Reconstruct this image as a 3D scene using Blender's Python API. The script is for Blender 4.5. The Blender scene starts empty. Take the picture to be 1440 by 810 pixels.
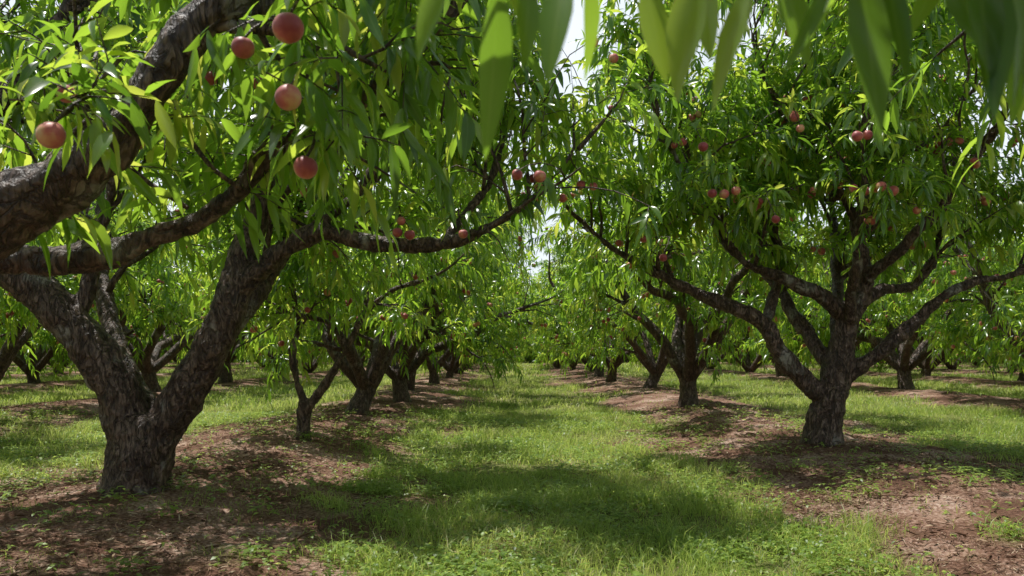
import bpy, math, numpy as np
from mathutils import Vector
rng=np.random.default_rng(7)
sc=bpy.context.scene
# ---------------------------------------------------------------- noise
def vnoise(x,y,seed=0):
    xi=np.floor(x).astype(np.int64); yi=np.floor(y).astype(np.int64)
    fx=x-xi; fy=y-yi
    fx=fx*fx*(3-2*fx); fy=fy*fy*(3-2*fy)
    def h(a,b):
        k=(a*374761393+b*668265263+seed*974126177)&0xffffffff
        k=((k^(k>>13))*1274126177)&0xffffffff
        return ((k^(k>>16))&0xffffff)/float(0xffffff)
    return (h(xi,yi)*(1-fx)+h(xi+1,yi)*fx)*(1-fy)+(h(xi,yi+1)*(1-fx)+h(xi+1,yi+1)*fx)*fy
def fbm(x,y,o=3,seed=0):
    s=0;a=1;t=0
    for i in range(o):
        s=s+a*vnoise(x*2**i,y*2**i,seed+i*17); t+=a; a*=.5
    return s/t
def sstep(a,b,x):
    t=np.clip((x-a)/(b-a),0,1); return t*t*(3-2*t)
ROWS=[-2.75,3.6,-8.9,10.6,-15,16.8,-21,23,-27.2,29.2,-33.4,35.5,-39.6,41.6,-46,48]
HW={-2.75:1.6,3.6:1.9}
def height(x,y):
    h=0
    for c in ROWS: h=h+.17*np.exp(-((x-c)/1.15)**2)
    return h-.06+.12*(fbm(x*.5,y*.5,2,3)-.5)
def gmask(x,y):
    m=np.ones_like(x)
    n=(fbm(x*.7+9,y*.4,3,11)-.5)
    n2=(fbm(x*2.3,y*2.3,3,21)-.5)
    for c in ROWS:
        d=np.abs(x-c)-HW.get(c,1.15)+2.6*n+2.1*n2
        m=np.minimum(m,sstep(-.5,.5,d))
    return m
# ---------------------------------------------------------------- mesh accumulator
def nrm(a): return a/np.maximum(np.linalg.norm(a,axis=-1,keepdims=True),1e-9)
class Acc:
    def __init__(s): s.v=[];s.t=[];s.q=[];s.tm=[];s.qm=[];s.lv=[];s.mid=[];s.n=0
    def add(s,v,t=None,q=None,mat=0,lv=None,mid=None):
        m=len(v); s.v.append(v)
        if t is not None and len(t): s.t.append(np.asarray(t)+s.n); s.tm.append(np.full(len(t),mat))
        if q is not None and len(q): s.q.append(np.asarray(q)+s.n); s.qm.append(np.full(len(q),mat))
        s.lv.append(np.full(m,.5) if lv is None else lv); s.mid.append(np.zeros(m) if mid is None else mid)
        s.n+=m
    def mesh(s,name,mats,off=(0,0,0)):
        me=bpy.data.meshes.new(name)
        v=np.concatenate(s.v)-np.array(off)
        t=np.concatenate(s.t) if s.t else np.zeros((0,3),int)
        q=np.concatenate(s.q) if s.q else np.zeros((0,4),int)
        mi=np.concatenate(s.tm+s.qm)
        me.vertices.add(len(v)); me.vertices.foreach_set('co',v.astype(np.float32).ravel())
        me.loops.add(t.size+q.size); me.loops.foreach_set('vertex_index',np.concatenate([t.ravel(),q.ravel()]).astype(np.int32))
        me.polygons.add(len(t)+len(q))
        ls=np.concatenate([np.arange(len(t))*3, t.size+np.arange(len(q))*4]).astype(np.int32)
        me.polygons.foreach_set('loop_start',ls)
        me.polygons.foreach_set('material_index',mi.astype(np.int32))
        me.polygons.foreach_set('use_smooth',np.ones(len(mi),bool))
        me.update(calc_edges=True)
        for nm,arr in (('lv',s.lv),('mid',s.mid)):
            a=me.attributes.new(nm,'FLOAT','POINT'); a.data.foreach_set('value',np.concatenate(arr).astype(np.float32))
        for m in mats: me.materials.append(m)
        return me
def obj(name,me,loc=(0,0,0),parent=None):
    o=bpy.data.objects.new(name,me); sc.collection.objects.link(o); o.location=loc
    if parent: o.parent=parent
    return o
# ---------------------------------------------------------------- materials
def newmat(n):
    m=bpy.data.materials.new(n); m.use_nodes=True; nt=m.node_tree; nt.nodes.clear()
    return m,nt,nt.nodes,nt.links
def ramp(N,stops):
    r=N.new('ShaderNodeValToRGB'); e=r.color_ramp.elements
    e[0].position=stops[0][0]; e[0].color=(*stops[0][1],1)
    e[1].position=stops[-1][0]; e[1].color=(*stops[-1][1],1)
    for p,c in stops[1:-1]:
        k=e.new(p); k.color=(*c,1)
    return r
def foliage_mat(name,stops,tstops,tr=.42,rough=.38,midrib=True,spec=.5):
    m,nt,N,L=newmat(name)
    out=N.new('ShaderNodeOutputMaterial'); at=N.new('ShaderNodeAttribute'); at.attribute_name='lv'
    r=ramp(N,stops); r2=ramp(N,tstops)
    L.new(at.outputs['Fac'],r.inputs[0]); L.new(at.outputs['Fac'],r2.inputs[0])
    p=N.new('ShaderNodeBsdfPrincipled'); p.inputs['Roughness'].default_value=rough
    p.inputs['Specular IOR Level'].default_value=spec
    col=r.outputs[0]
    if midrib:
        am=N.new('ShaderNodeAttribute'); am.attribute_name='mid'
        mr=N.new('ShaderNodeMapRange'); mr.inputs[1].default_value=.86; mr.inputs[2].default_value=1
        mr.inputs[4].default_value=.6
        L.new(am.outputs['Fac'],mr.inputs[0])
        mx=N.new('ShaderNodeMixRGB'); mx.inputs[2].default_value=(.22,.30,.09,1)
        L.new(mr.outputs[0],mx.inputs[0]); L.new(col,mx.inputs[1]); col=mx.outputs[0]
    L.new(col,p.inputs['Base Color'])
    tc=N.new('ShaderNodeBsdfTranslucent'); L.new(r2.outputs[0],tc.inputs[0])
    ms=N.new('ShaderNodeMixShader'); ms.inputs[0].default_value=tr
    L.new(p.outputs[0],ms.inputs[1]); L.new(tc.outputs[0],ms.inputs[2]); L.new(ms.outputs[0],out.inputs[0])
    return m
LEAF=foliage_mat('peach_leaf',[(0,(.03,.085,.016)),(.5,(.08,.18,.026)),(.85,(.14,.25,.04)),(1,(.21,.29,.05))],
     [(0,(.22,.42,.03)),(.45,(.50,.80,.06)),(.8,(.76,.95,.09)),(1,(.90,.96,.14))],tr=.5,rough=.27,spec=.9)
GRASS=foliage_mat('grass_blade',[(0,(.09,.165,.03)),(.5,(.26,.38,.07)),(.9,(.42,.48,.14)),(1,(.58,.52,.28))],
     [(0,(.42,.60,.09)),(.8,(.88,.95,.24)),(1,(.7,.65,.3))],tr=.45,rough=.42,midrib=False,spec=.5)
LITTER=foliage_mat('dry_litter',[(0,(.055,.028,.017)),(.5,(.15,.08,.048)),(.85,(.32,.21,.13)),(1,(.58,.46,.33))],
     [(0,(.1,.05,.03)),(1,(.3,.2,.1))],tr=.1,rough=.8,midrib=False,spec=.2)
def bark():
    m,nt,N,L=newmat('peach_bark')
    out=N.new('ShaderNodeOutputMaterial'); p=N.new('ShaderNodeBsdfPrincipled')
    tc=N.new('ShaderNodeTexCoord'); mp=N.new('ShaderNodeMapping'); mp.inputs['Scale'].default_value=(1,1,.38)
    L.new(tc.outputs['Object'],mp.inputs[0])
    n1=N.new('ShaderNodeTexNoise'); n1.inputs['Scale'].default_value=30; n1.inputs['Detail'].default_value=9; n1.inputs['Distortion'].default_value=1.2
    n2=N.new('ShaderNodeTexNoise'); n2.inputs['Scale'].default_value=3.2; n2.inputs['Detail'].default_value=6
    n3=N.new('ShaderNodeTexNoise'); n3.inputs['Scale'].default_value=9; n3.inputs['Detail'].default_value=8; n3.inputs['Distortion'].default_value=2.
    L.new(mp.outputs[0],n1.inputs['Vector']); L.new(tc.outputs['Object'],n2.inputs['Vector']); L.new(mp.outputs[0],n3.inputs['Vector'])
    r=ramp(N,[(.28,(.024,.013,.009)),(.5,(.10,.060,.042)),(.72,(.25,.17,.13))])
    L.new(n1.outputs['Fac'],r.inputs[0])
    r2=ramp(N,[(.60,(0,0,0)),(.67,(1,1,1))]); L.new(n2.outputs['Fac'],r2.inputs[0])
    mx=N.new('ShaderNodeMixRGB'); mx.inputs[2].default_value=(.36,.35,.31,1)
    mu=N.new('ShaderNodeMath'); mu.operation='MULTIPLY'; mu.inputs[1].default_value=.6
    L.new(r2.outputs[0],mu.inputs[0]); L.new(mu.outputs[0],mx.inputs[0]); L.new(r.outputs[0],mx.inputs[1])
    rv=ramp(N,[(.44,(1,1,1)),(.49,(.3,.2,.16)),(.51,(.3,.2,.16)),(.56,(1,1,1))]); L.new(n3.outputs['Fac'],rv.inputs[0])
    m2=N.new('ShaderNodeMixRGB'); m2.blend_type='MULTIPLY'; m2.inputs[0].default_value=.7
    L.new(mx.outputs[0],m2.inputs[1]); L.new(rv.outputs[0],m2.inputs[2]); L.new(m2.outputs[0],p.inputs['Base Color'])
    p.inputs['Roughness'].default_value=.48
    b=N.new('ShaderNodeBump'); b.inputs['Strength'].default_value=1; b.inputs['Distance'].default_value=.03
    b2=N.new('ShaderNodeBump'); b2.inputs['Strength'].default_value=.9; b2.inputs['Distance'].default_value=.025
    L.new(n1.outputs['Fac'],b.inputs['Height']); L.new(rv.outputs[0],b2.inputs['Height']); L.new(b.outputs[0],b2.inputs['Normal'])
    L.new(b2.outputs[0],p.inputs['Normal']); L.new(p.outputs[0],out.inputs[0])
    return m
BARK=bark()
def peach():
    m,nt,N,L=newmat('peach_skin')
    out=N.new('ShaderNodeOutputMaterial'); p=N.new('ShaderNodeBsdfPrincipled')
    tc=N.new('ShaderNodeTexCoord'); n=N.new('ShaderNodeTexNoise'); n.inputs['Scale'].default_value=30; n.inputs['Detail'].default_value=8
    L.new(tc.outputs['Object'],n.inputs['Vector'])
    at=N.new('ShaderNodeAttribute'); at.attribute_name='lv'
    ad=N.new('ShaderNodeMath'); ad.operation='MULTIPLY_ADD'; ad.inputs[1].default_value=.6; L.new(n.outputs['Fac'],ad.inputs[0]); 
    hf=N.new('ShaderNodeMath'); hf.operation='MULTIPLY'; hf.inputs[1].default_value=.7; L.new(at.outputs['Fac'],hf.inputs[0]); L.new(hf.outputs[0],ad.inputs[2])
    r=ramp(N,[(.32,(.55,.48,.15)),(.48,(.65,.33,.16)),(.62,(.54,.13,.10)),(.88,(.29,.04,.045))]); L.new(ad.outputs[0],r.inputs[0])
    L.new(r.outputs[0],p.inputs['Base Color']); p.inputs['Roughness'].default_value=.5
    p.inputs['Sheen Weight'].default_value=.2
    L.new(p.outputs[0],out.inputs[0]); return m
PEACH=peach()
def ground_mat():
    m,nt,N,L=newmat('orchard_soil_and_turf')
    out=N.new('ShaderNodeOutputMaterial'); p=N.new('ShaderNodeBsdfPrincipled'); p.inputs['Roughness'].default_value=.95; p.inputs['Specular IOR Level'].default_value=.15
    tc=N.new('ShaderNodeTexCoord')
    def noise(s,d=6):
        n=N.new('ShaderNodeTexNoise'); n.inputs['Scale'].default_value=s; n.inputs['Detail'].default_value=d; L.new(tc.outputs['Object'],n.inputs['Vector']); return n
    a=noise(1.3); b=noise(45); c=noise(11,8)
    rs=ramp(N,[(.32,(.065,.032,.021)),(.47,(.17,.09,.06)),(.56,(.34,.215,.16)),(.65,(.56,.43,.35))])
    mixn=N.new('ShaderNodeMath'); mixn.operation='MULTIPLY_ADD'; mixn.inputs[1].default_value=.4
    L.new(b.outputs['Fac'],mixn.inputs[0])
    h=N.new('ShaderNodeMath'); h.operation='MULTIPLY'; h.inputs[1].default_value=.6; L.new(a.outputs['Fac'],h.inputs[0]); L.new(h.outputs[0],mixn.inputs[2])
    L.new(mixn.outputs[0],rs.inputs[0])
    rg=ramp(N,[(.3,(.06,.085,.022)),(.5,(.14,.18,.045)),(.75,(.27,.27,.10))]); L.new(c.outputs['Fac'],rg.inputs[0])
    at=N.new('ShaderNodeAttribute'); at.attribute_name='grass'
    mx=N.new('ShaderNodeMixRGB'); L.new(at.outputs['Fac'],mx.inputs[0]); L.new(rs.outputs[0],mx.inputs[1]); L.new(rg.outputs[0],mx.inputs[2])
    L.new(mx.outputs[0],p.inputs['Base Color'])
    bp=N.new('ShaderNodeBump'); bp.inputs['Strength'].default_value=1; bp.inputs['Distance'].default_value=.03
    ad=N.new('ShaderNodeMath'); ad.operation='ADD'; L.new(b.outputs['Fac'],ad.inputs[0]); L.new(c.outputs['Fac'],ad.inputs[1])
    L.new(ad.outputs[0],bp.inputs['Height']); L.new(bp.outputs[0],p.inputs['Normal'])
    L.new(p.outputs[0],out.inputs[0]); return m
GROUND=ground_mat()
# ---------------------------------------------------------------- geometry makers
def leaves(acc,base,d,up,L,W,droop,fold,twist,ts,mat=0,lv=None,sag=None):
    n=len(base)
    if n==0: return
    d=nrm(d); s=nrm(np.cross(d,up)); nn=nrm(np.cross(s,d))
    prof=np.interp(ts,[0,.12,.3,.48,.68,.86,1],[0,.42,.86,1,.8,.42,0])
    k=len(ts)
    pts=[base[:,None,:]]; mids=[np.ones((n,1))]
    def cen(t):
        c=base+d*(L*t)[:,None]; c=c-nn*(droop*L*t*t*.6)[:,None]; c[:,2]-=droop*L*t*t*.4
        return c
    for i,t in enumerate(ts):
        c=cen(t); a=twist*t
        sv=s*np.cos(a)[:,None]+nn*np.sin(a)[:,None]; nv=nn*np.cos(a)[:,None]-s*np.sin(a)[:,None]
        w=(W*.5*prof[i])[:,None]; f=(fold*W*.5*prof[i])[:,None]
        pts+= [(c-sv*w+nv*f)[:,None,:],c[:,None,:],(c+sv*w+nv*f)[:,None,:]]
        mids+=[np.zeros((n,1)),np.ones((n,1)),np.zeros((n,1))]
    pts.append(cen(1.0)[:,None,:]); mids.append(np.ones((n,1)))
    V=np.concatenate(pts,1); m=V.shape[1]; M=np.concatenate(mids,1)
    tri=[(0,2,1),(0,3,2)]; e=1+3*(k-1); tip=m-1
    tri+=[(e,e+1,tip),(e+1,e+2,tip)]
    quad=[]
    for i in range(k-1):
        o=1+3*i; quad+=[(o,o+1,o+4,o+3),(o+1,o+2,o+5,o+4)]
    off=(np.arange(n)*m)[:,None,None]
    T=(np.array(tri)[None]+off).reshape(-1,3); Q=(np.array(quad)[None]+off).reshape(-1,4) if quad else None
    if lv is None: lv=rng.random(n)
    acc.add(V.reshape(-1,3),T,Q,mat,np.repeat(lv,m),M.ravel())
def tube(acc,P,R,k=8,mat=0,rough=0,cap=True):
    P=np.asarray(P,float);R=np.asarray(R,float);n=len(P)
    T=nrm(np.gradient(P,axis=0))
    ref=np.array([0.,1,0]) if abs(T[0][1])<.8 else np.array([1.,0,0])
    A=[];a=nrm(np.cross(T[0],ref))
    for i in range(n):
        a=a-T[i]*np.dot(a,T[i]); a=a/np.linalg.norm(a); A.append(a)
    A=np.array(A);B=np.cross(T,A)
    th=np.arange(k)*2*np.pi/k
    rr=R[:,None]*np.ones((1,k))
    if rough: 
        rr=rr*(1+rough*(rng.random((n,k))-.5)*2)
    V=P[:,None]+A[:,None]*(np.cos(th)[None,:]*rr)[...,None]+B[:,None]*(np.sin(th)[None,:]*rr)[...,None]
    i=np.arange(n-1)[:,None]*k; j=np.arange(k)[None]; j2=(j+1)%k
    Q=np.stack([i+j,i+j2,i+k+j2,i+k+j],-1).reshape(-1,4)
    V=V.reshape(-1,3); t=None
    if cap:
        V=np.concatenate([V,P[:1],P[-1:]]); j=np.arange(k); j2=(j+1)%k
        t=np.concatenate([np.stack([np.full(k,n*k),j2,j],-1),np.stack([np.full(k,n*k+1),(n-1)*k+j,(n-1)*k+j2],-1)])
    acc.add(V,t,Q,mat)
def smooth(pts,step=.07,jit=0.):
    p=np.array(pts,float); p=np.vstack([2*p[0]-p[1],p,2*p[-1]-p[-2]]); out=[]
    for i in range(1,len(p)-2):
        n=max(2,int(np.linalg.norm(p[i+1,:3]-p[i,:3])/step))
        for t in np.arange(n)/n:
            out.append(.5*((2*p[i])+(-p[i-1]+p[i+1])*t+(2*p[i-1]-5*p[i]+4*p[i+1]-p[i+2])*t*t+(-p[i-1]+3*p[i]-3*p[i+1]+p[i+2])*t**3))
    out.append(p[-2]); out=np.array(out)
    if jit:
        n=len(out); e=np.sin(np.linspace(0,np.pi,n))
        for ax in range(3):
            w=np.interp(np.arange(n),np.arange(0,n+5,5),(rng.random(len(np.arange(0,n+5,5)))-.5)*2)
            out[:,ax]+=w*jit*e
    return out
def grow(p,d,L,r0,r1,nseg,wander,up,sag=0):
    P=[np.array(p)];d=nrm(np.array(d,float))
    for i in range(nseg):
        d=nrm(d+rng.normal(0,wander,3)+np.array([0,0,up-sag*i/nseg])); P.append(P[-1]+d*L/nseg)
    return np.array(P),np.linspace(r0,r1,nseg+1)
UP=np.array([0,0,1.])
def perp(T):
    a=rng.normal(0,1,3); a-=T*np.dot(a,T); return a/np.linalg.norm(a)
HI=(.12,.32,.55,.8); LO=(.25,.62); VLO=(.45,)
def leafy_shoots(la,wa,P,D,Ls,nl,leafL,ts,lmat,wmat,keep=None,droopmul=1.):
    P=np.array(P);D=nrm(np.array(D));Ls=np.array(Ls)
    if keep is not None:
        k=keep(P); P=P[k];D=D[k];Ls=Ls[k]
    n=len(P)
    if n==0:return
    dr=.05+.35*rng.random(n)
    A=nrm(np.cross(D,np.array([.3,.2,1.])));B=np.cross(D,A)
    if len(ts)>1:
        st=np.linspace(0,1,4); C=P[:,None]+D[:,None]*(st[None,:]*Ls[:,None])[...,None]; C[...,2]-=(dr*Ls)[:,None]*st**2
        th=np.arange(3)*2.094; rad=np.array([.0035,.003,.0025,.0015])
        V=C[:,:,None,:]+(A[:,None,None]*np.cos(th)[None,None,:,None]+B[:,None,None]*np.sin(th)[None,None,:,None])*rad[None,:,None,None]
        q=[]
        for i in range(3):
            for j in range(3): q.append((i*3+j,i*3+(j+1)%3,i*3+3+(j+1)%3,i*3+3+j))
        Q=(np.array(q)[None]+(np.arange(n)*12)[:,None,None]).reshape(-1,4)
        wa.add(V.reshape(-1,3),None,Q,wmat)
    k=np.arange(nl); s=(k+.5+rng.random((n,nl))*.6)/nl; s=np.clip(s,0,1)
    pos=P[:,None]+D[:,None]*(s*Ls[:,None])[...,None]; pos[...,2]-=(dr*Ls)[:,None]*s**2
    T=np.repeat(D[:,None],nl,1).copy(); T[...,2]-=2*dr[:,None]*s; T=nrm(T)
    ph=k[None]*2.4+rng.random((n,1))*6.28+rng.normal(0,.3,(n,nl))
    rad=A[:,None]*np.cos(ph)[...,None]+B[:,None]*np.sin(ph)[...,None]
    ld=.55*T+.8*rad+rng.normal(0,.2,(n,nl,3)); ld[...,2]-=.05+.8*rng.random((n,nl))
    ld=nrm(ld).reshape(-1,3); pos=pos.reshape(-1,3); m=len(pos)
    up=np.tile(UP,(m,1))+rng.normal(0,.4,(m,3))
    L=leafL*(.6+.6*rng.random(m)); W=L*(.25+.08*rng.random(m))
    tone=np.clip(np.repeat(rng.normal(.45,.25,n),nl)+rng.normal(0,.18,m),0,1)
    leaves(la,pos,ld,up,L,W,(.15+.65*rng.random(m))*droopmul,.2+.4*rng.random(m),rng.normal(0,.5,m),ts,lmat,tone)
def sphere(acc,c,r,ns,nr,mat,lv):
    u=np.linspace(0,2*np.pi,ns,endpoint=False); w=np.linspace(0,np.pi,nr+1)[1:-1]
    U,Wv=np.meshgrid(u,w)
    cl=1-.10*np.exp(-(np.minimum(U,2*np.pi-U)/.22)**2)*np.sin(Wv)**.5
    rr=r*cl*(1-.16*np.exp(-(Wv/.45)**2))
    V=np.stack([rr*np.sin(Wv)*np.cos(U),rr*np.sin(Wv)*np.sin(U),rr*np.cos(Wv)*.96],-1).reshape(-1,3)
    V=np.concatenate([V,[[0,0,r*.80],[0,0,-r*.99]]])
    ax=nrm(rng.normal(0,.25,3)+UP); sx=nrm(np.cross(ax,rng.normal(0,1,3))); sy=np.cross(ax,sx)
    V=V[:,:1]*sx+V[:,1:2]*sy+V[:,2:]*ax+np.array(c)
    q=[];t=[];R=nr-1
    for i in range(R-1):
        for j in range(ns): q.append((i*ns+j,(i+1)*ns+j,(i+1)*ns+(j+1)%ns,i*ns+(j+1)%ns))
    for j in range(ns): t.append((R*ns,j,(j+1)%ns)); t.append((R*ns+1,(R-1)*ns+(j+1)%ns,(R-1)*ns+j))
    ang=rng.random()*6.28; side=(V-np.array(c))@np.array([math.cos(ang),math.sin(ang),.5])/r
    acc.add(V,t,q,mat,np.clip(lv+.30*side,0,1))
def build_tree(limbs,trunk,mats_idx,accs,n2=7,n3=4,ns=4,nl=11,leafL=.15,ts=LO,L2=(.9,1.5),L3=(.45,.85),
               keep=None,nfruit=25,z2=1.5,fr=.034,frk=(9,6),big=None,upb=.1,kb=10,limbjit=.03,gap=.43):
    """trunk/limbs: lists of (x,y,z,r). accs=(wood,leaf,fruit)"""
    wa,la,fa=accs; wm,lm,fm=mats_idx; ba=big or wa
    tp=smooth(trunk,.06); tube(ba,tp[:,:3],tp[:,3],kb+4,wm,.06)
    SP=[];SD=[];SL=[];FP=[]
    def shoots(P,R,cnt,lo=.15):
        n=len(P)-1
        for i in range(cnt):
            s=lo+(1-lo)*(i+rng.random())/cnt; f=s*n; j=min(int(f),n-1); p=P[j]+(P[j+1]-P[j])*(f-j); T=nrm(P[j+1]-P[j])
            SP.append(p);SD.append(.55*T+.8*perp(T)+UP*.2);SL.append(.22+.26*rng.random())
        SP.append(P[-1]);SD.append(nrm(P[-1]-P[-2]));SL.append(.36)
    for li in limbs:
        lp=smooth(li,.07,limbjit); tube(ba,lp[:,:3],np.maximum(lp[:,3],.018),kb,wm,.05)
        X=lp[:,:3];R=lp[:,3];n=len(X)-1
        seglen=np.linalg.norm(np.diff(X,axis=0),axis=1).sum()
        c2=max(3,int(n2*seglen/3.2))
        for i in range(c2):
            s=.22+.78*(i+rng.random())/c2; j=min(int(s*n),n-1); p=X[j]; T=nrm(X[j+1]-X[j])
            if p[2]<z2-.35: continue
            d=.55*T+.85*perp(T)+UP*.4
            l=(L2[0]+(L2[1]-L2[0])*rng.random())*(1.1-.3*s)
            P2,R2=grow(p,d,l,max(.012,R[j]*.42),.006,7,.18,upb,.30)
            if keep is not None and not keep(P2[3:4])[0] : continue
            tube(wa,P2,R2,6,wm,.04)
            shoots(P2,R2,3,.35)
            for i3 in range(n3):
                s3=.2+.8*(i3+rng.random())/n3; f=s3*7; j3=min(int(f),6); q=P2[j3]; T3=nrm(P2[j3+1]-P2[j3])
                P3,R3=grow(q,.6*T3+.8*perp(T3)+UP*.12,L3[0]+(L3[1]-L3[0])*rng.random(),max(.006,R2[j3]*.5),.003,5,.2,.02,.32)
                if P3[-1][2]<z2-.3: continue
                tube(wa,P3,R3,4,wm,0,False)
                shoots(P3,R3,ns)
                if rng.random()<.8: FP.append(P3[3+rng.integers(0,3)])
        P2,R2=grow(X[-1],X[-1]-X[-3],.7,max(.012,R[-1]),.004,5,.15,.1); tube(wa,P2,R2,6,wm); shoots(P2,R2,6)
    SP=np.array(SP);SD=np.array(SD);SL=np.array(SL)
    # thinned windows through the crown (noise gaps cut to make larger sun patches below)
    sd=int(abs(limbs[0][0][0])*1000)%97+len(SP)%13
    hole=fbm(SP[:,0]*1.05+SP[:,2]*.28+sd,SP[:,1]*1.05-SP[:,2]*.20,2,71)
    kk=(SP[:,2]>z2-.15)&((hole>gap)|(rng.random(len(SP))<.12))
    leafy_shoots(la,wa,SP[kk],SD[kk],SL[kk],nl,leafL,ts,lm,wm,keep)
    FP=np.array(FP); 
    if keep is not None and len(FP): FP=FP[keep(FP)]
    if len(FP):
        wgt=np.exp(-(FP[:,2]-FP[:,2].min())*.6); wgt/=wgt.sum()
        for i in rng.choice(len(FP),min(nfruit,len(FP)),replace=False,p=wgt):
            for c in range(1+int(rng.random()<.5)+int(rng.random()<.3)):
                r=fr*(.85+.3*rng.random()); sphere(fa,FP[i]+np.array([rng.normal(0,.06),rng.normal(0,.05),-r*1.1-.06*rng.random()]),r,frk[0],frk[1],fm,.42+.32*rng.random())
    return int(kk.sum())*nl
def generic_limbs(b,H,spread,nl,r,hfork=.75):
    """vase-pruned peach skeleton"""
    x,y,z=b; az=rng.random()*6.28
    lean=rng.normal(0,.10,2)
    fx,fy,fz=x+lean[0],y+lean[1],z+hfork
    trunk=[(x,y,z-.15,r*1.4),(x+.01,y,z+.03,r*1.18),(x+lean[0]*.5,y+lean[1]*.5,z+hfork*.5,r*.95),(fx,fy,fz,r*.95),(fx,fy,fz+.14,r*.75)]
    limbs=[]
    for i in range(nl):
        a=az+i*2*math.pi/nl+rng.normal(0,.25); s=spread*(.8+.4*rng.random()); h=H*(.9+.2*rng.random())
        low=(i%3==2)
        zz=[0,.13,.28,.44,.6,.74] if not low else [0,.12,.22,.27,.31,.34]
        oo=[.02,.22,.45,.66,.82,.9] if not low else [.02,.25,.55,.82,1.05,1.25]
        rr=[.62,.55,.45,.34,.24,.13]
        pts=[]
        for q in range(6):
            aa=a+rng.normal(0,.13)
            pts.append((fx+math.cos(aa)*oo[q]*s,fy+math.sin(aa)*oo[q]*s,fz-.05+(h-hfork)*zz[q]+rng.normal(0,.09)*(q>0),r*rr[q]))
        limbs.append(pts)
    return trunk,limbs
def fruit_cluster(wa,la,fa,items,up=.22):
    for (x,y,z,r) in items:
        sphere(fa,(x,y,z),r,16,12,0,.5+.2*rng.random())
        P,R=grow((x,y,z+r*.7),(rng.normal(0,.2),.8,.9),up,.003,.007,5,.12,.05); tube(wa,P,R,5)
        leafy_shoots(la,wa,P[3:6],np.stack([rng.normal(0,.8,3),rng.normal(0,.5,3),rng.normal(.3,.3,3)],1),[.2]*3,7,.15,HI,0,0)
# ---------------------------------------------------------------- hero trees
dtex=bpy.data.textures.new('bark_relief','CLOUDS'); dtex.noise_scale=.05; dtex.noise_depth=3
dtex2=bpy.data.textures.new('bark_knots','CLOUDS'); dtex2.noise_scale=.26; dtex2.noise_depth=1
nleaf=0
def hero(trunk,limbs,**kw):
    global nleaf
    base=np.array(trunk[1][:3]); 
    e=obj('peach_tree',None,tuple(base))
    big,wa,la,fa=Acc(),Acc(),Acc(),Acc()
    extra=kw.pop('extra',None)
    nleaf+=build_tree(limbs,trunk,(0,0,0),(wa,la,fa),big=big,kb=14,**kw)
    if extra: extra(big,wa,la,fa)
    o=obj('trunk_and_limbs',big.mesh('trunk_and_limbs',[BARK],base),parent=e)
    m=o.modifiers.new('merge','REMESH'); m.mode='VOXEL'; m.voxel_size=.018; m.use_smooth_shade=True
    d=o.modifiers.new('knots','DISPLACE'); d.texture=dtex2; d.strength=.07; d.mid_level=.6; d.texture_coords='LOCAL'
    d=o.modifiers.new('relief','DISPLACE'); d.texture=dtex; d.strength=.03; d.mid_level=.6; d.texture_coords='LOCAL'
    obj('branches',wa.mesh('branches',[BARK],base),parent=e)
    obj('leaves',la.mesh('leaves',[LEAF],base),parent=e)
    if fa.n: obj('peaches',fa.mesh('peaches',[PEACH],base),parent=e)
    return e
# left foreground tree
tr=[(-2.92,6.1,-.15,.38),(-2.9,6.1,.04,.30),(-2.87,6.1,.27,.25),(-2.81,6.1,.55,.235),(-2.78,6.1,.70,.18)]
lb=[[(-2.9,6.1,.5,.17),(-3.02,6.08,.93,.18),(-3.27,6.05,1.31,.17),(-3.62,6.0,1.69,.15),(-4.25,6.0,2.1,.12),(-4.9,6.1,2.8,.08),(-5.3,6.2,3.7,.05)],
 [(-2.72,6.1,.5,.16),(-2.42,6.08,.98,.155),(-2.23,6.05,1.31,.14),(-2.1,6.05,1.69,.125),(-1.97,6.15,2.23,.10),(-1.92,6.3,2.9,.075),(-1.7,6.5,3.8,.05),(-1.5,6.6,4.6,.03)],
 [(-2.13,6.05,1.62,.10),(-1.76,6.0,1.91,.085),(-1.42,5.95,2.07,.078),(-1.09,5.95,1.99,.068),(-.65,5.9,1.97,.06),(-.33,5.9,2.04,.05),(.11,5.9,2.29,.036),(.5,6.0,2.7,.02)],
 [(-1.5,5.96,2.05,.06),(-1.2,6.1,2.4,.05),(-.8,6.2,2.9,.04),(-.5,6.3,3.6,.03),(-.3,6.3,4.4,.02)],
 [(-.5,5.9,2.0,.04),(-.2,6.3,2.5,.035),(.0,6.6,3.2,.03),(0.,6.7,3.8,.02)],
 [(-2.85,6.3,.6,.11),(-3.6,7.1,1.5,.09),(-4.1,8.0,2.8,.07),(-4.1,8.5,4.1,.04)],
 [(-2.7,6.3,.7,.12),(-2.2,7.2,1.9,.10),(-1.6,7.9,3.0,.07),(-1.2,8.3,4.3,.04)],
 [(-1.9,7.5,2.4,.06),(-1.2,7.8,3.0,.05),(-.6,8.0,3.7,.035),(-.3,8.1,4.5,.02)],
 [(-3.7,6.0,1.72,.07),(-3.9,5.8,2.5,.06),(-3.8,5.7,3.3,.045),(-3.6,5.7,4.1,.03)],
 [(-3.3,6.04,1.35,.07),(-3.2,6.2,2.1,.065),(-3.1,6.3,2.9,.05),(-3.0,6.3,3.9,.04)]]
def kL(p): return ((p[:,2]>2.3-.12*(p[:,0]+1))|((p[:,1]>6.5)&(p[:,2]>1.9))|((p[:,0]>-.6)&(p[:,2]>2.0)))&~((p[:,0]>.22)&(p[:,2]>3.35))
def exL(big,wa,la,fa): fruit_cluster(wa,la,fa,[(-.82,5.7,2.03,.037),(-.73,5.68,2.01,.039),(-.80,5.75,2.12,.033),(-.35,5.7,2.02,.035)])
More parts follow.
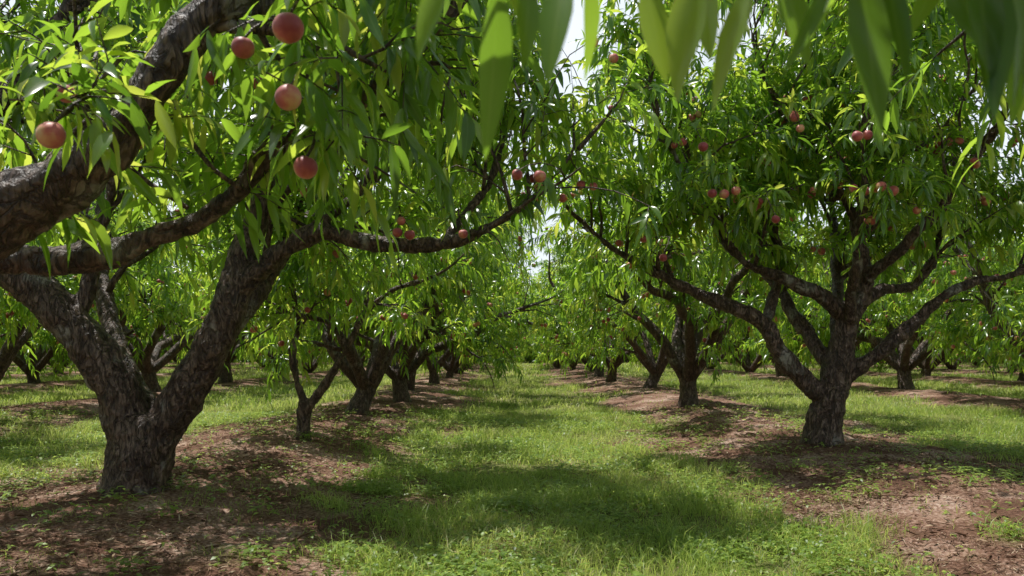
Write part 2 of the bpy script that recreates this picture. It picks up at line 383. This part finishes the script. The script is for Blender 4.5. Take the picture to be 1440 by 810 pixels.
hero(tr,lb,n2=9,n3=4,ns=6,ts=HI,leafL=.155,z2=1.95,nfruit=45,frk=(14,10),limbjit=.03,keep=kL,fr=.038,gap=.38,extra=exL)
# right tree
tr=[(3.6,9.3,-.15,.31),(3.61,9.3,.06,.25),(3.65,9.3,.37,.205),(3.74,9.3,.7,.19),(3.84,9.3,1.2,.155),(3.93,9.3,1.6,.125)]
lb=[[(3.66,9.3,.6,.12),(3.28,9.25,.95,.125),(3.03,9.2,1.28,.115),(2.87,9.2,1.49,.105),(2.33,9.2,1.74,.09),(1.83,9.15,1.99,.075),(1.25,9.1,2.28,.055),(.8,9.1,2.65,.03)],
 [(2.9,9.2,1.45,.08),(3.1,9.4,1.85,.07),(3.2,9.6,2.4,.06),(3.0,9.9,3.3,.045),(2.9,10.1,4.3,.03)],
 [(3.93,9.3,1.55,.11),(3.57,9.25,1.82,.10),(3.07,9.2,2.03,.08),(2.66,9.15,2.2,.06),(2.2,9.1,2.9,.045),(1.9,9.1,3.8,.03)],
 [(3.93,9.3,1.5,.12),(4.11,9.3,1.95,.10),(4.0,9.2,2.7,.08),(4.2,9.1,3.6,.055),(4.1,9.1,5.0,.03)],
 [(4.02,9.2,2.6,.06),(3.5,9.1,3.4,.05),(2.9,9.0,4.2,.04),(2.6,9.0,5.3,.025)],
 [(2.4,9.1,2.6,.045),(1.8,8.7,3.2,.04),(1.5,8.5,4.1,.03),(1.6,8.4,5.0,.02)],
 [(3.85,9.28,.85,.10),(4.24,9.2,1.16,.095),(4.57,9.15,1.45,.085),(4.9,9.1,1.78,.075),(5.23,9.05,1.95,.065),(5.8,9.0,2.12,.05),(6.3,9.,2.6,.03)],
 [(3.98,9.3,1.65,.09),(4.35,9.4,1.88,.075),(4.9,9.6,2.0,.06),(5.4,9.9,2.8,.045),(5.6,10.1,3.8,.03),(5.6,10.2,5.0,.02)],
 [(3.85,9.4,1.2,.1),(4.2,10.3,2.2,.08),(4.5,11.1,3.3,.06),(4.6,11.4,5.0,.03)],
 [(3.75,9.4,1.0,.1),(3.3,10.2,2.1,.08),(2.7,10.9,3.2,.06),(2.2,11.2,4.8,.03)],
 [(3.9,9.2,1.5,.07),(3.7,8.5,2.5,.06),(3.5,7.9,3.4,.045),(3.4,7.6,4.6,.03)],
 [(3.7,9.25,2.9,.05),(4.7,8.9,3.6,.04),(5.3,8.7,4.3,.03),(5.7,8.6,5.0,.02)],
 [(4.1,9.2,2.0,.08),(4.6,8.6,2.7,.06),(5.0,8.1,3.5,.04),(5.2,8.0,4.6,.02)]]
def kR(p): return ((p[:,2]>2.3)|((p[:,1]>9.7)&(p[:,2]>1.9)))&~((p[:,0]<1.0)&(p[:,2]>3.8))
def exR(big,wa,la,fa): fruit_cluster(wa,la,fa,[(1.91,7.6,2.68,.045),(2.02,7.58,2.67,.047),(2.14,7.62,2.71,.046),(1.80,7.5,3.10,.048),(2.55,7.7,2.45,.042),(1.5,7.9,2.1,.04),(3.3,7.7,2.75,.042),(3.42,7.7,2.72,.042),(2.75,7.6,3.3,.04)],.3)
hero(tr,lb,n2=9,n3=4,ns=6,ts=HI,leafL=.165,z2=2.05,nfruit=120,fr=.045,frk=(12,8),limbjit=.04,keep=kR,gap=.34,extra=exR)
# slim young tree on the left
tr=[(-2.55,9.7,-.15,.16),(-2.55,9.7,.05,.115),(-2.54,9.7,.3,.09),(-2.52,9.7,.55,.085)]
lb=[[(-2.53,9.7,.5,.06),(-2.67,9.7,1.11,.05),(-2.6,9.75,1.6,.04),(-2.8,9.8,2.4,.03),(-2.7,9.9,3.3,.02)],
 [(-2.52,9.7,.45,.065),(-2.29,9.65,.72,.06),(-1.99,9.6,1.2,.052),(-1.77,9.6,1.63,.042),(-1.39,9.55,1.9,.034),(-1.04,9.5,2.02,.025)],
 [(-1.99,9.6,1.2,.045),(-2.2,9.6,1.5,.04),(-2.7,9.6,1.62,.035),(-3.1,9.6,1.9,.03),(-3.4,9.6,2.6,.02)],
 [(-1.77,9.6,1.6,.035),(-1.7,9.8,2.3,.03),(-1.5,10,3.1,.02)]]
hero(tr,lb,n2=7,n3=4,ns=5,leafL=.15,z2=1.7,L2=(.6,1.1),L3=(.35,.6),nfruit=16,limbjit=.03,fr=.042,gap=.33)
# near-left tree, trunk outside the frame
def kN(p): return ((p[:,1]>3.0)&(p[:,2]>1.95)&(p[:,0]<-.55+.55*(p[:,2]-1.9)))|((p[:,2]>3.0)&(p[:,1]>1.0))|((p[:,1]>2.45)&(p[:,2]>2.1)&(p[:,0]<-.3)&(p[:,0]>-.95))
def exN(big,wa,la,fa):
    for (x,y,z,r) in [(-.59,2.1,2.045,.041),(-.59,2.1,1.862,.035),(-.57,2.2,1.70,.033),(-1.215,2.1,1.762,.036),(-.76,2.25,2.05,.032),(-1.27,2.2,1.80,.030),
                      (-1.40,2.5,2.0,.03)]:
        sphere(fa,(x,y,z),r,28,20,0,.56+.12*rng.random())
        P,R=grow((x,y,z+r*.7),(rng.normal(0,.3),1,.8),.35,.004,.007,5,.12,.05); tube(wa,P,R,5)
        Q=np.array([x,y,z]); k=5
        pp=Q+np.stack([rng.normal(0,.06,k),np.full(k,.05),r+.04+.05*rng.random(k)],1)
        leafy_shoots(la,wa,pp,np.stack([rng.normal(0,.8,k),rng.normal(.3,.4,k),rng.normal(.1,.3,k)],1),[.1]*k,4,.13,HI,0,0)
        leafy_shoots(la,wa,P[2:5],np.tile([rng.normal(0,.6),-.1,.3],(3,1))+rng.normal(0,.5,(3,3)),[.16]*3,5,.13,HI,0,0)
    for a,b_ in [((-1.2,2.9,2.0),(-.98,2.95,1.78)),((-1.5,2.9,1.95),(-1.2,2.95,1.72)),((-.9,3.0,1.95),(-.93,2.98,2.12))]:
        a=np.array(a);b_=np.array(b_); s_=smooth([a,(a+b_)/2+rng.normal(0,.02,3),b_],.05); tube(wa,s_,np.full(len(s_),.009),6)
    S=[(-1.15,2.7,1.98),(-.95,3.,1.93),(-.72,3.,2.02),(-.85,3.,1.97),(-.6,3,2.08),(-1.25,3.,1.68),(-1.0,2.65,2.25),(-1.7,2.7,1.68),(-1.45,2.7,1.80),(-1.05,3.,1.82),(-1.2,3.2,1.9),(-1.4,3.2,1.95),(-.8,3.1,2.1),(-1.0,3.2,2.05)]
    P=np.repeat(np.array(S),4,0)+rng.normal(0,.04,(56,3)); D=np.stack([rng.normal(0,.6,56),np.abs(rng.normal(0,.5,56)),rng.normal(.4,.4,56)],1)
    leafy_shoots(la,wa,P,D,.15+.2*rng.random(56),8,.14,HI,0,0)
tr=[(-3.2,2.9,-.15,.36),(-3.2,2.9,.05,.28),(-3.18,2.9,.4,.24),(-3.15,2.9,.8,.23)]
lb=[[(-3.1,2.9,.75,.15),(-2.5,2.75,1.25,.125),(-2.0,2.65,1.5,.112),(-1.67,2.6,1.62,.108),(-1.39,2.6,1.79,.10),(-1.23,2.6,1.97,.088),(-1.13,2.6,2.13,.078),(-1.03,2.6,2.27,.07),(-.85,2.6,2.40,.06),(-.3,2.7,2.95,.04),(0,2.9,3.5,.02)],
 [(-3.1,2.95,.8,.12),(-2.5,3.05,1.35,.085),(-1.93,3.0,1.52,.064),(-1.66,3.,1.535,.062),(-1.39,3.,1.61,.058),(-1.15,3.,1.71,.056),(-1.02,3.,1.83,.052),(-.92,3.,1.95,.052),(-.78,3.,1.98,.044),(-.64,3.,2.02,.041),(-.54,3.,2.14,.038),(-.43,3.,2.27,.036),(-.29,3.,2.42,.032),(-.1,3.,2.65,.026)],
 [(-3.2,3.0,.8,.12),(-3.1,3.8,1.8,.1),(-2.7,4.4,2.7,.07),(-2.3,4.6,3.7,.03)],
 [(-1.3,2.65,1.9,.05),(-1.25,3.0,2.3,.04),(-1.0,3.4,2.7,.03),(-.7,3.6,3.2,.02)],
 [(-1.95,3.0,1.52,.05),(-1.9,3.3,1.95,.04),(-1.7,3.6,2.3,.035),(-1.4,3.8,2.8,.02)],
 [(-3.2,2.8,.8,.1),(-3.8,2.0,2,.08),(-4.0,1.3,3.2,.04)],
 [(-3.2,2.8,.9,.1),(-2.8,1.8,2.3,.08),(-2.3,1.2,3.5,.04)]]
hero(tr,lb,n2=9,n3=4,ns=4,ts=HI,leafL=.14,z2=1.95,L2=(.4,.8),L3=(.25,.5),keep=kN,nfruit=3,frk=(20,14),extra=exN,limbjit=.02,gap=.42)
# near-right tree, trunk outside the frame, bough hanging over the camera
def kT(p): return (p[:,2]>1.28+.50*p[:,1]+.2)|((p[:,0]>1.45)&(p[:,1]>1.9)&(p[:,2]>2.15)&(p[:,1]<3.6))
def exT(big,wa,la,fa):
    L=[(-.015,.85,1.60,.18,.040,-.04,.2),(.022,.9,1.62,.125,.028,-.1,.3),(.058,.84,1.605,.145,.036,-.2,.5),(.145,.88,1.615,.125,.032,.2,.8),(.197,.86,1.61,.145,.042,-.15,.95),
       (.275,.9,1.62,.15,.034,-.42,.9),(.35,.8,1.60,.185,.040,.12,.1),(.40,.86,1.62,.15,.030,.05,.0),(.455,.78,1.6,.16,.036,.15,.05),
       (.50,.83,1.61,.195,.040,-.15,.0),(.54,.86,1.63,.16,.032,.22,.2),(.60,.9,1.64,.19,.038,.0,.1),(-.075,.88,1.62,.11,.028,-.25,.6),(.32,.95,1.66,.13,.032,.3,.4),(.09,.95,1.66,.12,.030,.1,.6),
       (.24,1.0,1.68,.13,.034,.1,.8),(.68,1.05,1.68,.17,.036,.0,.5),(-.02,1.0,1.68,.12,.034,.3,.6),(.43,1.0,1.71,.14,.034,-.4,.6),(.58,1.05,1.74,.16,.036,-.5,.5),(.75,1.1,1.72,.17,.036,.3,.4),
       (.48,.9,1.66,.15,.034,.5,.1),(.37,.92,1.66,.14,.034,-.3,.1),(.64,.95,1.66,.16,.036,-.25,.1)]
    a=np.array(L); n=len(a); d=np.stack([a[:,5],rng.normal(0,.2,n),-np.ones(n)],1)
    up=np.stack([rng.normal(0,.8,n),-np.ones(n)*.9,np.full(n,.3)],1)
    leaves(la,a[:,:3].copy(),d,up,a[:,3],a[:,4],rng.normal(.12,.15,n),np.full(n,.35),rng.normal(0,.8,n),(.07,.18,.32,.48,.64,.8,.92),0,a[:,6]*.85)  # last column: shade and backlit glow put into each leaf's tone
    for r in L:
        b=np.array(r[:3]); q=np.array([r[0]+rng.normal(0,.04)+.03,.97,1.84]); m=(b+q)/2+np.array([0,-.02,.04])
        s=smooth([b,m,q],.03); tube(wa,s,np.full(len(s),.0028),5)
    n=330; x=.36+1.3*rng.random(n)  # dense shoots added above the bough to shade the hanging leaves
    P=np.stack([x-.05,1.0+rng.normal(0,.22,n),1.98+.35*rng.random(n)+.06*(x>1)],1); D=np.stack([rng.normal(0,.7,n),rng.normal(0,.6,n),np.abs(rng.normal(.6,.4,n))],1)
    leafy_shoots(la,wa,P,D,.15+.25*rng.random(n),9,.14,HI,0,0)
tr=[(3.3,1.6,-.15,.36),(3.3,1.6,.05,.27),(3.28,1.6,.4,.23),(3.25,1.6,.8,.22)]
lb=[[(3.25,1.6,.75,.13),(2.6,1.4,1.45,.09),(1.8,1.15,1.83,.06),(1.0,1.0,1.9,.04),(.3,.97,1.86,.025),(-.25,.97,1.86,.012)],
 [(3.25,1.6,.75,.12),(2.9,2.3,1.9,.1),(2.5,2.7,2.7,.07),(2.0,2.9,3.5,.03)],
 [(3.25,1.6,.75,.12),(3.9,2.4,1.9,.1),(4.4,2.9,2.9,.07),(4.5,3.2,3.8,.03)],
 [(3.25,1.6,.75,.12),(3.9,.8,1.9,.1),(4.2,.1,2.9,.07),(4.3,-.3,3.8,.03)],
 [(3.25,1.6,.75,.12),(2.6,.8,1.9,.1),(2.0,.3,2.8,.07),(1.5,0,3.6,.03)]]
hero(tr,lb,n2=8,n3=4,ns=4,ts=HI,leafL=.15,z2=1.9,keep=kT,nfruit=6,frk=(14,10),extra=exT,limbjit=.01)
# ---------------------------------------------------------------- the rest of the orchard
def variant(ts,nl,ns,n3,leafL,fk,nf,z2):
    global nleaf
    a=Acc(); H=5.3+.6*rng.random(); k=rng.integers(6,8)
    t,l=generic_limbs((0,0,0),H,2.6,k,.15+.04*rng.random(),.45+.25*rng.random())
    nleaf+=build_tree(l,t,(0,1,2),(a,a,a),n2=7,n3=n3,ns=ns,nl=nl,leafL=leafL,ts=ts,z2=z2,nfruit=nf,fr=.047,frk=fk,L2=(.9,1.6),L3=(.5,.9),limbjit=.06,gap=.39)
    return a.mesh('peach_tree_mesh',[BARK,LEAF,PEACH])
mids=[variant(LO,12,5,4,.18,(9,6),95,1.0) for i in range(5)]
fars=[variant(VLO,9,4,4,.235,(6,4),60,.85) for i in range(4)]
print('leaves',nleaf)
spots=[(-2.6,13.4),(-2.3,16.6),(-2.75,20.8),(-2.5,25.5),(3.4,15.3),(3.8,21.9),(3.3,26.4),(3.5,32)]
near=[]
for y in (30,34.6,40,45,49,54): near.append((-2.6+rng.normal(0,.25),y))
for y in (37,42,46.5,51,56): near.append((3.4+rng.normal(0,.25),y))
for c in ROWS[2:]:
    y0={-8.9:4.3,10.6:5.5}.get(c,2+rng.random()*3)
    y=y0
    while y<62:
        if abs(c)<.8*y+13:
            (spots if abs(c)<12 and y<26 else near).append((c+rng.normal(0,.3),y+rng.normal(0,.5)))
        y+=5.2 if abs(c)<12 else 5.6
spots+=[(-2.8,-3.2),(3.5,-4.2)]
for k,(x,y) in enumerate(spots):
    z=float(height(np.array([x]),np.array([y]))[0])
    o=obj('peach_tree',mids[k%5],(x,y,z)); o.rotation_euler[2]=rng.random()*6.28; s=.92+.16*rng.random(); w_=s*(.93 if abs(x)<4 else 1); o.scale=(w_,w_,s*(.97+.08*rng.random()))
far=obj('distant_orchard_trees',None)
for k,(x,y) in enumerate(near):
    z=float(height(np.array([x]),np.array([y]))[0])
    o=obj('orchard_tree',fars[(k*3+1)%4],(x,y,z-.15-.25*(y>33)),far); o.rotation_euler[2]=rng.random()*6.28; s=.92+.22*rng.random(); w_=s*(.82 if abs(x)<4 else 1); o.scale=(w_,w_,s)
for k in range(62):   # wooded edge of the orchard
    x=-62+k*2.05; y=66+rng.random()*5
    o=obj('orchard_tree',fars[k%4],(x,y,-1.3),far); o.rotation_euler[2]=rng.random()*6.28; o.scale=(1.25,1.25,1.25)
# ---------------------------------------------------------------- ground
def axis(lo,hi,c0,c1,fine,g=1.06):
    a=list(np.arange(c0,c1,fine)); s=fine; x=c1
    while x<hi: a.append(x); s*=g; x+=s
    a.append(hi); s=fine; x=c0
    b=[]
    while True:
        s*=g; x-=s
        if x<=lo: break
        b.append(x)
    return np.array([lo]+b[::-1]+a)
xs=axis(-400,400,-6,7,.05); ys=axis(-60,600,3,13,.05)
XX,YY=np.meshgrid(xs,ys); G=gmask(XX,YY)
rough=(fbm(XX*5,YY*5,3,5)-.5)*.08*(1-G*.6)+(fbm(XX*17,YY*17,2,8)-.5)*.035*(1-G)
nearf=sstep(60,25,np.hypot(XX,YY))
ZZ=height(XX,YY)+rough*nearf
v=np.stack([XX,YY,ZZ],-1).reshape(-1,3); nx=len(xs);ny=len(ys)
i=np.arange(ny-1)[:,None]*nx;j=np.arange(nx-1)[None]
Q=np.stack([i+j,i+j+1,i+nx+j+1,i+nx+j],-1).reshape(-1,4)
a=Acc(); a.add(v,None,Q,0); me=a.mesh('ground',[GROUND])
at=me.attributes.new('grass','FLOAT','POINT'); at.data.foreach_set('value',(G*.8).ravel().astype(np.float32))
obj('ground',me)
# ---------------------------------------------------------------- grass
ga=Acc()
def scatter(y0,y1,xw,dens,prob):
    n=int((y1-y0)*2*xw*dens); x=(rng.random(n)*2-1)*xw+.3; y=y0+rng.random(n)*(y1-y0)
    k=prob(x,y)>rng.random(n); x=x[k];y=y[k]
    return x,y
def pg(x,y):
    g=gmask(x,y); c=fbm(x*3,y*3,2,41)
    return np.clip(g*(.05+1.55*c),0,1)+.14*sstep(.48,.68,fbm(x*1.7,y*1.7,3,44))
def blades(y0,y1,xw,dens,h0,w0):
    x,y=scatter(y0,y1,xw,dens,pg); n=len(x); g=gmask(x,y)
    tall=fbm(x*1.1,y*1.1,3,77)*.6+fbm(x*4,y*4,2,79)*.4
    h=h0*(.4+1.0*rng.random(n))*(.2+2.4*np.clip(tall-.29,0,1))*(.5+.5*g); w=w0*(.7+.6*rng.random(n))
    az=rng.random(n)*6.283; b=np.stack([x,y,height(x,y)-.01],1)
    lean=np.stack([np.cos(az),np.sin(az),np.zeros(n)],1)*(h*(.3+.9*rng.random(n)))[:,None]
    az2=rng.random(n)*6.283; s=np.stack([np.cos(az2),np.sin(az2),np.zeros(n)],1)*(w/2)[:,None]
    m=b+lean*.3+UP*(h*.6)[:,None]; t=b+lean+UP*(h*.9)[:,None]
    V=np.stack([b-s,b+s,m-s*.8,m+s*.8,t],1).reshape(-1,3)
    o=(np.arange(n)*5)[:,None]
    lv=np.clip(rng.normal(.42,.22,n)+1.2*(fbm(x*.8,y*.8,3,55)-.5)+(rng.random(n)<.09)*.5,0,1)
    ga.add(V,np.array([2,3,4])+o,np.array([0,1,3,2])+o,0,np.repeat(lv,5))
blades(2.5,8,5.5,2400,.15,.0045)
blades(8,16,11,900,.16,.007)
blades(16,34,24,240,.17,.015)
blades(34,64,42,45,.18,.035)
def clover(y0,y1,xw,dens,sz):
    x,y=scatter(y0,y1,xw,dens,lambda x,y:np.clip((gmask(x,y)+.12)*2.6*(fbm(x*1.6,y*1.6,3,91)-.36),0,1)+.012)
    n=len(x); z=height(x,y)+.015+.07*rng.random(n)
    for q in range(3):
        az=rng.random(n)*.5+q*2.09+x*37; d=np.stack([np.cos(az),np.sin(az),rng.normal(.1,.3,n)],1)
        leaves(ga,np.stack([x,y,z],1),d,np.tile(UP,(n,1))+rng.normal(0,.25,(n,3)),sz*(.7+.6*rng.random(n)),sz*(.6+.4*rng.random(n)),np.full(n,.3),np.full(n,.2),np.zeros(n),(.45,),0,np.clip(rng.normal(.25,.2,n),0,.88))
clover(2.5,8,5.5,1100,.028); clover(8,15,10,260,.04)
obj('grass',ga.mesh('grass',[GRASS]))
# weeds on bare soil
wa=Acc(); n=700; x=(rng.random(n)*2-1)*6.5; y=3+rng.random(n)*10
for xx,yy in zip(x,y):
    if fbm(np.array([xx*.9]),np.array([yy*.9]),2,33)[0]<.45: continue
    m=rng.integers(14,40); az=rng.random(m)*6.28; rr=rng.random(m)*.13; hz=float(height(np.array([xx]),np.array([yy]))[0])
    b=np.stack([xx+rr*np.cos(az),yy+rr*np.sin(az),hz+.02+.09*rng.random(m)],1)
    d=np.stack([np.cos(az),np.sin(az),rng.random(m)*.7],1)
    L=.03+.035*rng.random(m); leaves(wa,b,d,np.tile(UP,(m,1)),L,L*.6,np.full(m,.4),np.full(m,.2),np.zeros(m),(.2,.5,.8),0,np.clip(rng.normal(.22,.15,m),0,.85))
obj('weeds',wa.mesh('weeds',[GRASS]))
# straw, dry leaves and twigs on the soil
da=Acc()
def litter(y0,y1,xw,dens,L0,W0,zoff=.018):
    x,y=scatter(y0,y1,xw,dens,lambda x,y:(1-.85*gmask(x,y))*np.clip(.15+2.4*fbm(x*1.3,y*1.3,3,61)-.8,0,1))
    n=len(x); az=rng.random(n)*6.28
    d=np.stack([np.cos(az),np.sin(az),rng.normal(0,.16,n)],1); L=L0*(.4+rng.random(n))
    leaves(da,np.stack([x,y,height(x,y)+zoff+.012*rng.random(n)],1),d,np.tile(UP,(n,1))+rng.normal(0,.35,(n,3)),L,W0*(.5+rng.random(n)),rng.normal(0,.15,n),rng.random(n)*.6,rng.normal(0,.8,n),(.3,.7),0,rng.random(n)**1.3)
litter(2.5,7,5.5,1600,.05,.004); litter(2.5,8,5.5,480,.065,.012); litter(7,16,10,420,.065,.010)
for k in range(160):   # fallen prunings
    x=(rng.random()*2-1)*5; y=3.5+rng.random()*8
    if gmask(np.array([x]),np.array([y]))[0]>.5: continue
    a_=rng.random()*6.28; l=.1+.3*rng.random(); px=x+math.cos(a_)*l; py=y+math.sin(a_)*l
    z0,z1=height(np.array([x,px]),np.array([y,py])); s=smooth([(x,y,z0+.02),((x+px)/2+rng.normal(0,.02),(y+py)/2,(z0+z1)/2+.025),(px,py,z1+.02)],.06)
    tube(da,s,np.full(len(s),.002+.004*rng.random()),5)
obj('dry_leaf_litter',da.mesh('dry_leaf_litter',[LITTER]))
# ---------------------------------------------------------------- light
S=Vector((-.25,.20,.90)).normalized()
sun=bpy.data.lights.new('sun','SUN'); sun.energy=5; sun.angle=math.radians(.5); sun.color=(1,.98,.92)
so=bpy.data.objects.new('sun',sun); sc.collection.objects.link(so); so.rotation_euler=S.to_track_quat('Z','Y').to_euler(); so.location=(0,0,30)
w=bpy.data.worlds.new('World'); sc.world=w; w.use_nodes=True; nt=w.node_tree
bg=nt.nodes['Background']; sk=nt.nodes.new('ShaderNodeTexSky'); sk.sky_type='NISHITA'; sk.sun_disc=False
sk.sun_elevation=math.asin(S.z); sk.sun_rotation=math.atan2(S.x,S.y); sk.air_density=1.0; sk.dust_density=1.5; sk.ozone_density=.8
# bright summer haze, thickest toward the horizon
g=nt.nodes.new('ShaderNodeTexCoord'); sx=nt.nodes.new('ShaderNodeSeparateXYZ'); nt.links.new(g.outputs['Generated'],sx.inputs[0])
cn=nt.nodes.new('ShaderNodeTexNoise'); cn.inputs['Scale'].default_value=3; cn.inputs['Detail'].default_value=6; nt.links.new(g.outputs['Generated'],cn.inputs['Vector'])
mr=nt.nodes.new('ShaderNodeMapRange'); mr.inputs[1].default_value=.62; mr.inputs[2].default_value=.44; mr.inputs[3].default_value=0; mr.inputs[4].default_value=1
nt.links.new(sx.outputs['Z'],mr.inputs[0])
mm=nt.nodes.new('ShaderNodeMath'); mm.operation='MULTIPLY_ADD'; mm.inputs[1].default_value=.8; mm.inputs[2].default_value=.45; nt.links.new(cn.outputs['Fac'],mm.inputs[0])
m3=nt.nodes.new('ShaderNodeMath'); m3.operation='MULTIPLY'; m3.use_clamp=True; nt.links.new(mr.outputs[0],m3.inputs[0]); nt.links.new(mm.outputs[0],m3.inputs[1])
mx=nt.nodes.new('ShaderNodeMixRGB'); mx.inputs[2].default_value=(11,11.8,12.6,1); nt.links.new(m3.outputs[0],mx.inputs[0]); nt.links.new(sk.outputs[0],mx.inputs[1])
nt.links.new(mx.outputs[0],bg.inputs[0]); bg.inputs[1].default_value=.095
sc.view_settings.view_transform='Standard'; sc.view_settings.look='None'; sc.view_settings.exposure=0
# ---------------------------------------------------------------- camera
cam=bpy.data.cameras.new('camera'); co=bpy.data.objects.new('camera',cam); sc.collection.objects.link(co)
co.location=(0,0,1.2); co.rotation_euler=(math.radians(90),0,0); cam.lens=28; cam.sensor_width=36; cam.shift_y=.059
cam.clip_end=2000; cam.clip_start=.05
cam.dof.use_dof=True; cam.dof.focus_distance=6.5; cam.dof.aperture_fstop=5
sc.camera=co
